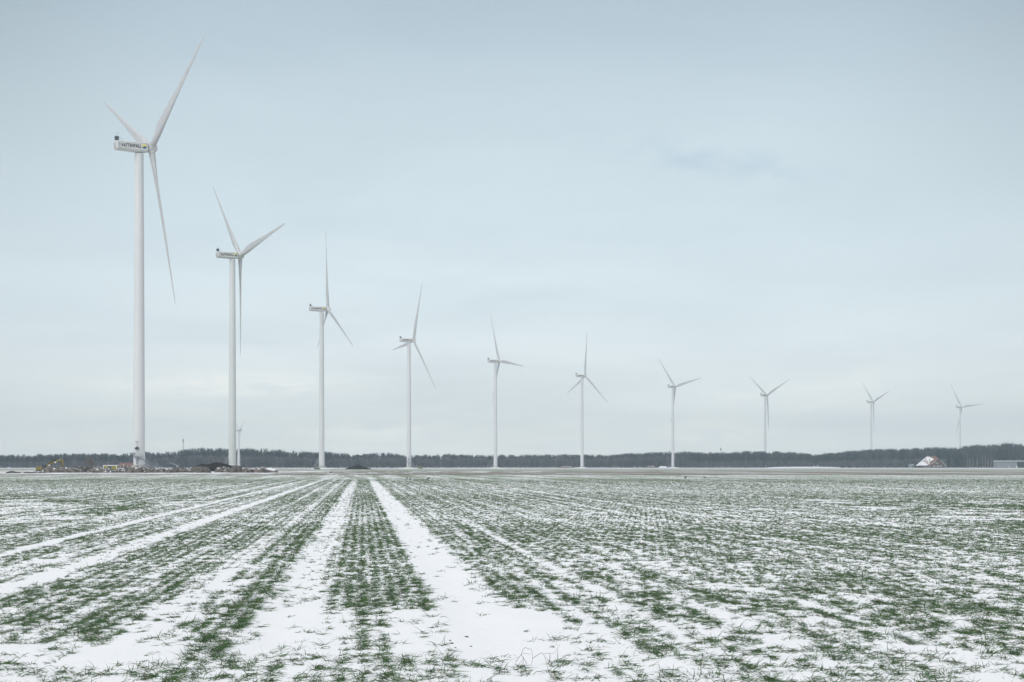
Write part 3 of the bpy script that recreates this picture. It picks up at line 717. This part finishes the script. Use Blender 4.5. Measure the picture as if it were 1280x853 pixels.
# sign on the left, marker posts
X, D, _ = at(10.9, 1150)
sg = tag(empty('road_sign', (X, D, 0)), 'small blue and white sign at the far left field edge', 'sign')
MB().tube([(0,0,-.1),(0,0,1.3)], .06, 8).build('post', M['galv'], sg)
pn = MB().box(-.55,.55,-.06,-.01,.45,1.25); pn.build('board', M['white'], sg)
MB().box(-.55,.55,-.066,-.012,1.254,1.9).build('panel', M['signblue'], sg)
for px, D_, hh, lab in ((35.3,500,.95,'thin pale marker post standing left of the excavator'),(227.4,560,1.25,'thin white marker post left of the black peat heap')):
    X, D, _ = at(px, D_)
    p = tag(empty('marker_post', (X, D, 0)), lab, 'post', 'marker posts')
    MB().prism([(-.12,0),(.12,0),(.12,hh),(.0,hh+.12),(-.12,hh)], -.06, .06).build('post', M['white'], p)
    MB().box(-.125,.125,-.066,-.05,hh-.25,hh-.12).build('band', M['tile_red'], p)

# ------------------------------------------------------------------ buildings
# red roofed house behind the first tower
X, D, _ = at(158.5, 1560); s_ = D/F
hs = tag(empty('farmhouse', (X, D, 0)), 'long low house with red tiled roof, left of the tallest tower', 'house')
hw = 9.6*s_; zr = H+(HOR-578.9)*s_
MB().box(-hw+.3, hw-.3, -3.6, 3.6, 0, 2.2).build('wall', M['brick'], hs)
rf = MB().add([(-hw,-4.2,1.9),(hw,-4.2,1.9),(hw,4.2,1.9),(-hw,4.2,1.9),(-hw+.2,0,zr),(hw-.2,0,zr)], [(0,1,5,4),(2,3,4,5),(0,4,3),(1,2,5),(3,2,1,0)]).build('roof', M['tile_red'], hs)
MB().box(.0,.6,-.3,.3,zr-.5,zr+.7).build('chimney', M['brick'], rf)
MB().box(-2.8,-1.6,-3.0,-2.1,2.5,3.3).build('dormer', M['white'], rf)
for x in (-5,-2,1.5,4.5): MB().box(x-.5,x+.5,-3.65,-3.59,.8,1.8).build('window', M['white'], hs)

# farmhouse on the right
X, D, _ = at(1163.5, 2150)
fh = tag(empty('farmhouse', (X, D, 0)), 'big farmhouse with steep orange roof half covered in snow, before the wood', 'house')
MB().box(-15,14.5,-8,8,0,3.0).build('wall', M['brick'], fh)
rf = MB().add([(-16.3,-9.2,2.4),(15.8,-9.2,2.4),(15.8,9.2,2.4),(-16.3,9.2,2.4),(-4.5,0,13.6),(5.5,0,14.2)], [(0,1,5,4),(2,3,4,5),(0,4,3),(1,2,5),(3,2,1,0)]).build('roof', M['tile_orange'], fh)
sn = MB(); n0 = Vector((0,-.12,.1))
def onroof(t, s): # front-left slope point
    a = Vector((-16.3,-9.2,2.4)).lerp(Vector((-4.5,0,13.6)), t); c_ = Vector((15.8,-9.2,2.4)).lerp(Vector((5.5,0,14.2)), t)
    return a.lerp(c_, s)+Vector((0,-.25,.2))
pts = [(.0,.0),(.02,.30),(.2,.42),(.35,.34),(.6,.62),(.8,.55),(.97,.1),(.6,.0)]
tp = [onroof(t, s) for t, s in pts]; bt = [p-Vector((0,-.2,.2)) for p in tp]; n = len(tp)
sn.add(tp+bt, [tuple(range(n)), tuple(range(2*n-1,n-1,-1))]+[(i,i+n,(i+1)%n+n,(i+1)%n) for i in range(n)]).build('roof_snow', M['snowroof'], rf)
MB().add([(-16.35,-9.1,2.6),(-16.35,9.1,2.6),(-4.7,0,13.8),(-16.1,-9.1,2.3),(-16.1,9.1,2.3),(-4.5,0,13.5)], [(0,1,2),(5,4,3),(0,2,5,3),(2,1,4,5),(1,0,3,4)]).build('roof_snow', me['skirt'].materials[0], rf)
MB().box(2.6,3.6,-.5,.5,13.2,15.6).build('chimney', M['brick'], rf)
gw = MB().prism([(-2,0),(13.5,0),(13.5,3.2),(6.0,11.2),(-2,3.2)], -13, -8.3); gwo = gw.build('gable_wall', M['brick'], fh)
MB().prism([(-2.6,2.7),(6.0,11.9),(6.0,11.2),(-2.4,2.2)], -13.3, -8).build('gable_roof', M['tile_orange'], fh)
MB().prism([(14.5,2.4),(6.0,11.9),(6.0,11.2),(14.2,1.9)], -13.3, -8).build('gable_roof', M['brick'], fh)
MB().prism([(16.0,1.6),(8.8,9.0),(8.8,8.55),(15.8,1.2)], -13.6, -13.31).build('bargeboard', M['white'], fh)
for x, z, w_, h_ in ((0.2,5.6,1.1,1.7),(1.0,.7,1.1,2.4),(5.4,.7,1.3,2.4),(4.6,4.9,1.2,1.2),(9.2,.7,.9,2.2),(-5.0,.7,1.4,1.5),(-9.5,.7,1.4,1.5),(-3.0,.5,.7,2.0)):
    if w_:
        yy = -13.06 if x > -2 else -8.06
        if z > 4 and x < 1: yy = -13.06; x += 1.5
        wo = MB().box(x-w_, x+w_, yy, yy+.05, z, z+h_).build('window', M['white'], fh)
        MB().box(x-w_*.6, x+w_*.6, yy-.02, yy-.003, z+.25, z+h_-.25).build('pane', M['glass'], wo)
X, D, _ = at(1138.8, 2160)
sh_ = tag(empty('shed', (X, D, 0)), 'small pale grey green shed left of the big farmhouse', 'shed')
MB().box(-2.6,2.6,-2,2,0,3.6).build('wall', M['shed'], sh_); MB().prism([(-2.9,3.602),(2.9,3.602),(2.7,4.4),(-2.7,4.5)], -2.3, 2.3).build('roof', M['sheetroof'], sh_)
MB().box(1.0,1.8,-2.06,-2.0,0,2.4).build('door', M['sheetdark'], sh_)
# barn at the right edge
X, D, _ = at(1244, 2100)
bn_ = tag(empty('barn', (X, D, 0)), 'long low grey sheet metal barn at the right edge, dark open bay', 'barn')
wl = MB().box(0,23.5,-8,8,0,7.2)
for k in range(18): wl.box(.4+1.3*k,.62+1.3*k,-8.12,-8.0,.1,7.1)
wl.build('wall', M['sheet'], bn_)
w2 = MB().box(23.502,64,-8.4,8,0,7.2).build('side_wall', M['sheetdark'], bn_)
MB().prism([(-.4,7.202),(64.4,7.202),(64.2,8.5),(1.2,8.7)], -9, 9).build('roof', M['sheetroof'], bn_)
MB().box(13.5,14.3,-8.35,-8.15,.3,2.4).build('door', M['white'], bn_)
MB().prism([(22.2,0),(24.2,0),(22.6,4.0)], -9.0, -8.5).build('brace', M['white'], bn_)

# lattice mast and distant pole
def mast(px, D_, ytop, wdt, lab, box):
    X, D, _ = at(px, D_); zt = H+(HOR-ytop)*D/F
    r = tag(empty('mast', (X, D, 0)), lab, 'mast')
    mb = MB(); n = 12
    for a in range(3):
        an = a*2.094; mb.tube([(wdt*math.cos(an), wdt*math.sin(an), 0), (wdt*.5*math.cos(an), wdt*.5*math.sin(an), zt*.96)], .12, 5)
    for k in range(n):
        f0, f1 = k/n, (k+1)/n
        for a in range(3):
            a0_, a1_ = a*2.094, (a+1)*2.094; w0, w1 = wdt*(1-.5*f0), wdt*(1-.5*f1)
            mb.tube([(w0*math.cos(a0_), w0*math.sin(a0_), zt*.96*f0), (w1*math.cos(a1_), w1*math.sin(a1_), zt*.96*f1)], .1, 4)
    mb.build('lattice', M['galv'], r)
    mb = MB().lathe([(wdt*.9,zt*.96-box),(wdt*1.3,zt*.96-box+.1),(wdt*1.3,zt*.96),(wdt*.6,zt*.96+.2)], 12); mb.tube([(0,0,zt*.96),(0,0,zt)], .12, 5); mb.build('antenna', M['galv'], r)
mast(229, 2600, 547.8, .8, 'faint lattice mast with antenna head above the wood, left of second turbine', 5)
mast(901, 2700, 559.4, .9, 'short dark mast poking out of the middle wood', 3)

# ------------------------------------------------------------------ woods
TOP = [(-260,568),(0,569),(45,569),(100,567),(150,568),(178,564.5),(200,566),(230,562.5),(250,560.8),(290,562),(320,560.6),(345,563),(380,565),(420,566),(440,569),(480,566.5),(500,568.5),(540,569),(560,568),(600,569.5),(650,569),(700,568.6),(760,569),(800,566),(860,565.5),(900,566),(950,564.5),(975,565),(1005,567),(1020,568.6),(1040,567),(1060,564.5),(1090,562),(1120,561.6),(1160,560.6),(1185,560),(1200,561),(1207,557.5),(1230,556.6),(1262,555),(1280,556.5),(1340,557),(1560,560)]
tX = [t[0] for t in TOP]; tY = [t[1] for t in TOP]
def woodD(px): return float(np.interp(px, [-260, 0, 400, 600, 1560], [1850, 1880, 2000, 2230, 2290]))
def bare_tree(hgt, wid, nrib, y0f=.25, r=rng):
    """a leafless crown: trunk and many thin rising sprays"""
    V = []; Fc = []; 
    tr = .014*hgt+.10
    a = np.array([0, 2.094, 4.189])
    for (r_, z) in ((tr, -.2), (tr*.55, hgt*.6)):
        V += [(r_*math.cos(q), r_*math.sin(q), z) for q in a]
    Fc += [(0,1,4),(0,4,3),(1,2,5),(1,5,4),(2,0,3),(2,3,5)]
    V.append((0,0,hgt*.97)); Fc += [(3,4,6),(4,5,6),(5,3,6)]
    for k in range(nrib):
        t = r.random(); zb = hgt*(y0f+(1-y0f)*.85*t); ph = r.random()*6.283
        rad = wid*math.sqrt(max(.02, 1-((t-.35)/.72)**2))*(.25+.75*math.sqrt(r.random()))
        b0 = (rad*.45*math.cos(ph), rad*.45*math.sin(ph), zb)
        ln = hgt*(.10+.16*r.random()); e_ = (rad*math.cos(ph), rad*math.sin(ph), min(hgt*1.03, zb+ln))
        wd = .14+.24*r.random(); pa = r.random()*6.283; ox, oy = wd*math.cos(pa), wd*math.sin(pa)
        i = len(V); V += [(b0[0]-ox, b0[1]-oy, b0[2]), (b0[0]+ox, b0[1]+oy, b0[2]+.3), e_]; Fc.append((i, i+1, i+2))
    return np.array(V), np.array(Fc)
def conifer_tree(hgt, wid, nrib, r=rng):
    V = [(.2,0,-.2),(-.1,.17,-.2),(-.1,-.17,-.2),(0,0,hgt*.98)]; Fc = [(0,1,3),(1,2,3),(2,0,3)]
    for k in range(nrib):
        t = r.random()**.8; zb = hgt*(.12+.86*t); ph = r.random()*6.283; rad = wid*(1-t)**.75*(.6+.5*r.random())+.2
        dr = .05*hgt*(1-t)+.3; wd = .5+.5*(1-t)
        e_ = (rad*math.cos(ph), rad*math.sin(ph), zb-dr); i = len(V)
        V += [(-wd*math.sin(ph)*.7, wd*math.cos(ph)*.7, zb+.3), (wd*math.sin(ph)*.7, -wd*math.cos(ph)*.7, zb+.2), e_]; Fc.append((i, i+1, i+2))
    return np.array(V), np.array(Fc)
lib_b = [bare_tree(1.0*18, 4.4+rng.random()*2.0, 170, .16) for _ in range(10)]
lib_s = [bare_tree(10, 3.2+rng.random()*1.2, 110, .03) for _ in range(8)]
lib_t = [bare_tree(18, 3.6+rng.random()*1.2, 75, .45) for _ in range(6)]
lib_c = [conifer_tree(18, 3.0+rng.random()*1.0, 110) for _ in range(6)]
def wood(name, px0, px1, label, pc_, scrub, rows=6):
    """one mass of trees; pc_ = share of conifers in the back rows"""
    sets = {'twig': ([], [], [], [0]), 'conifer': ([], [], [], [0]), 'scrub': ([], [], [], [0])}
    def put(lib, x, y, h_, base_h, key):
        v, f = lib[int(rng.integers(len(lib)))]; a = rng.random()*6.283; k = h_/base_h; kw = k*(.85+.4*rng.random())
        x_ = v[:,0]*math.cos(a)-v[:,1]*math.sin(a); y2 = v[:,0]*math.sin(a)+v[:,1]*math.cos(a)
        V_, F_, T_, o_ = sets[key]
        V_.append(np.stack([x_*kw+x, y2*kw+y, v[:,2]*k], 1)); F_.append(f+o_[0]); tt = np.full(len(v), rng.random()*.7); tt[:7] = 1.0; T_.append(tt); o_[0] += len(v)
    for row in range(rows):
        px = px0+rng.random()*2
        while px < px1:
            D = woodD(px)+row*11+rng.normal(0, 3); 
            yt = np.interp(px, tX, tY); h0 = H+(HOR-yt)*D/F
            con = rng.random() < (pc_(px) if row >= 2 else pc_(px)*.25)
            hh = h0*((.88+.17*rng.random()) if con else (.90+.13*rng.random()**1.5))*(1.0 if row > 1 else .93)+ (1.5 if (rng.random() < .05 and not con) else 0)
            put(lib_c if con else lib_b, (px-640)*D/F, D, hh, 18, 'conifer' if con else 'twig')
            if rng.random() < .22 and row > 1: put(lib_t, (px-640)*D/F+1, D+2, h0*(1.0+.07*rng.random()), 18, 'twig')
            px += (3.4+2.6*rng.random())*(F/D)
    for row in range(3):
        px = px0
        while px < px1:
            D = woodD(px)+(-14+row*6 if px < 1195 else 12+row*8)+rng.normal(0, 2); k = scrub(px)
            if k > .05: put(lib_s, (px-640)*D/F, D, (H+(HOR-np.interp(px, tX, tY))*D/F)*k*(.8+.35*rng.random()), 10, 'scrub')
            px += (2.6+2.4*rng.random())*(F/D)
    me_ = None; V = []; Fc = []; Tn = []; mi = []; o = 0
    for j, key in enumerate(('twig', 'conifer', 'scrub')):
        V_, F_, T_, _o = sets[key]
        if not V_: continue
        v = np.concatenate(V_); f = np.concatenate(F_); V.append(v); Fc.append(f+o); Tn.append(np.concatenate(T_)); mi.append(np.full(len(f), j)); o += len(v)
    m_ = bigmesh(name, np.concatenate(V), np.concatenate(Fc), M['twig'], np.concatenate(Tn)); m_.materials.append(M['conifer']); m_.materials.append(M['scrub'])
    m_.polygons.foreach_set('material_index', np.concatenate(mi).astype(np.int32)); m_.update()
    tag(link(name, m_), label, 'wood', 'woods along the horizon', 'stuff')
wood('woodland', -230, 440, 'far dark mixed wood behind the three left turbines', lambda p: .75 if 150 < p < 440 else .45, lambda p: .62 if p > 160 else .5)
wood('woodland', 441, 1030, 'far low wood with spiky conifer tops behind the middle turbines', lambda p: .6 if (p < 560 or 590 < p < 760) else .2, lambda p: .72 if p < 860 else .45)
wood('woodland', 1031, 1530, 'far tall bare wood behind the farmhouse and barn', lambda p: .25, lambda p: .45, 7)

# single trees one can tell apart before the woods
def single(name, px, D_, ytop, wid, lab, cat, mat, kind, group=None, y0f=.35, trunk=.35, nr=420):
    X, D, _ = at(px, D_); hgt = H+(HOR-ytop)*D/F
    r = tag(empty(name, (X, D, 0), rng.random()*6), lab, cat, group)
    if kind == 'con': v, f = conifer_tree(hgt, wid, nr)
    else: v, f = bare_tree(hgt, wid, nr, y0f)
    v, f = v[(4 if kind == 'con' else 7):], f[(3 if kind == 'con' else 9):]-(4 if kind == 'con' else 7)
    link('crown', bigmesh('crown', v, f, mat, np.clip(rng.random(len(v)//3).repeat(3), 0, 1)), None, r)
    tb = MB().tube([(0,0,-.2),(.1,0,hgt*.3),(0,.1,hgt*.6),(.05,0,hgt*.93)], [trunk,trunk*.8,trunk*.5,.06], 7)
    for k in range(7):
        z = hgt*(max(.2, y0f)+.09*k); a_ = k*2.4; l_ = wid*.7; tb.tube([(0,0,z),(l_*.5*math.cos(a_),l_*.5*math.sin(a_),z+hgt*.07),(l_*math.cos(a_),l_*math.sin(a_),z+hgt*.17)], [trunk*.35,trunk*.22,.05], 5)
    tb.build('trunk', M['palebark'] if name == 'poplar' else M['bark'], r)
POP = [1209.3,1212.4,1216.4,1221.5,1228.4,1231.6,1235.0,1238.6,1242.0]
for i, px in enumerate(POP):
    single('poplar', px, 2195+rng.normal(0,3), 557.5+rng.random()*3, 3.0, '%s pale trunked bare tree counted from the left, in the row left of the barn' % ('first second third fourth fifth sixth seventh eighth ninth'.split()[i]), 'tree', M['twig'], 'bare', 'pale trunked trees beside the barn', .40, .55 if i in (1,3,6) else .42, 200)
for px, yt, wd, lab in ((1186,566.5,6.5,'dark round evergreen tree right next to the farmhouse'),(1196,563.5,8.0,'taller dark evergreen tree between farmhouse and pale trunks')):
    single('evergreen_tree', px, 2185, yt, wd, lab, 'tree', M['conifer'], 'con', 'dark evergreens by the farmhouse', nr=900)
single('russet_tree', 112.5, 1800, 572.2, 5.6, 'russet brown tree before the left wood, above the brown hump', 'tree', M['rust'], 'bare', None, .12, .3, 520)
for px, yt, lab in ((1053,582.2,'low dark bush at right end of the long snow bank'),(1062,581.8,'middle low dark bush of three before the right wood'),(1071,582.0,'low dark bush nearest the small shed')):
    single('bush', px, 2170, yt, 3.2, lab, 'bush', M['twig'], 'bare', 'low bushes before the right wood', .02, .1, 260)

# ------------------------------------------------------------------ birds, clods, weed
def bird(px, py, mat, lab, face=0, sz=1.0):
    D = F*H/(py-HOR); X, D, _ = at(px, D)
    mb = MB()
    prof = [(-.30,.10,.004,.02),(-.20,.13,.035,.02),(-.08,.19,.07,.07),(.04,.22,.085,.085),(.12,.26,.06,.065),(.155,.31,.04,.045),(.185,.335,.045,.045),(.22,.335,.03,.032),(.245,.328,.014,.014),(.285,.315,.004,.004)]
    n = 10; vs = []
    for x, z, ry, rz in prof:
        vs += [(x*sz, ry*math.cos(2*math.pi*k/n)*sz, (z+rz*math.sin(2*math.pi*k/n))*sz) for k in range(n)]
    fs = [(i*n+k, i*n+(k+1) % n, (i+1)*n+(k+1) % n, (i+1)*n+k) for i in range(len(prof)-1) for k in range(n)]
    mb.add(vs, fs)
    for y in (-.035,.035):
        mb.tube([(.0,y*sz,.15*sz),(.01*sz,y*sz,.07*sz),(.0,y*sz,.0)], .009*sz, 5); mb.tube([(-.03*sz,y*sz,.006),(.06*sz,y*sz,.006)], .007*sz, 5)
    o = mb.build('bird', mat, None, True); o.location = (X, D, 0); o.rotation_euler = (0,0,R_(face))
    tag(o, lab, 'bird', 'small birds resting on the field')
bird(508.8, 600.0, M['feather'], 'black bird, left one of the close pair below the fourth turbine', 100)
bird(512.6, 600.6, M['feather'], 'black bird, right one of the close pair below the fourth turbine', 60, .9)
bird(535.2, 600.6, M['feather'], 'single black bird standing right of the close pair', 0)
bird(413.8, 592.0, M['feather'], 'dark bird on bare strip right of the third turbine foot', 20, 1.3)
bird(856.8, 599.2, M['feather'], 'black bird on the field below and right of the seventh turbine', 30, 1.1)
bird(881.2, 599.0, M['featherb'], 'brown bird on the field, farther right than the black ones', 150)

def clod(px, py, s, lab, k):
    D = F*H/(py-HOR); X, D, _ = at(px, D)
    import bmesh
    b = bmesh.new(); bmesh.ops.create_icosphere(b, subdivisions=3, radius=1)
    for v in b.verts:
        c_ = v.co; f = .75+.5*float(fbm(np.array([c_.x*1.3+k*9+c_.z]), np.array([c_.y*1.3+c_.z*.7+3]), 3)[0]); v.co = Vector((c_.x*s*f*1.3, c_.y*s*f, c_.z*s*f*.75))
    m_ = bpy.data.meshes.new('soil_clod'); b.to_mesh(m_); b.free(); m_.materials.append(M['clod'])
    o = link('soil_clod', m_); o.location = (X, D, float(gh(np.array([X]), np.array([D]))[0])+s*.3)
    tag(o, lab, 'soil clod', 'clods of earth lying on the open snow')
clod(583.2, 793, .017, 'largest brown clod lying alone on the open snow of right wheel track', 1)
clod(562.6, 798, .009, 'tiny brown clod left of the largest one', 2)
clod(565, 802, .013, 'small reddish clod just below the tiny one', 3)
clod(588.6, 805, .010, 'small brown clod below the largest one', 4)
clod(569.2, 807, .009, 'lowest small clod of the little cluster', 5)

D = F*H/(831-HOR)
def W(px, py, dy=0): return ((px-640)*D/F, D+dy, H+(HOR-py)*D/F)
wd = MB()
def stalk(pts, r0=.0022, r1=.0013):
    P3 = [W(x, y, dyy) for x, y, dyy in pts]; n = len(P3); wd.tube(P3, [r0+(r1-r0)*i/(n-1) for i in range(n)], 5)
stalk([(644.4,831.5,0),(645,827,0),(648.5,822.5,.02),(652,818,.03),(653.5,813,.04),(656.5,810.2,.05),(660,812.2,.06),(663,812.3,.07),(665,814.5,.06),(665.8,820,.05),(665.6,826,.03),(664.2,831.5,.02)])
stalk([(652,818,.03),(652.4,821,.03),(655,824,.02),(658.4,829.5,0),(658.7,832,0)])
stalk([(654.3,821.5,.02),(654,827,.0),(653.4,832,0)])
stalk([(653,817.3,.03),(658,817.6,.03),(664.8,819,.05)], .0012, .001)
stalk([(666,824,.05),(670,821,.04),(674.4,818,.03),(677,816.7,.02),(679.4,818,.02),(681.6,823,.01),(683,827.5,.0),(685.8,831,.0)])
stalk([(679.4,817.8,.02),(686,817.4,.05),(693.6,817.8,.06),(697,812,.1),(701,807.5,.14)], .0014, .001)
stalk([(687.3,817.5,.05),(687.2,823,.04),(686.8,829,.03)], .0016, .001)
stalk([(637,825.5,-.05),(643,822.5,-.02),(648,821.5,.0)], .001, .001)
wo = wd.build('dry_weed', M['stalk'])
tag(wo, 'bent leafless brown weed stalks arching over the open snow in the foreground', 'weed')
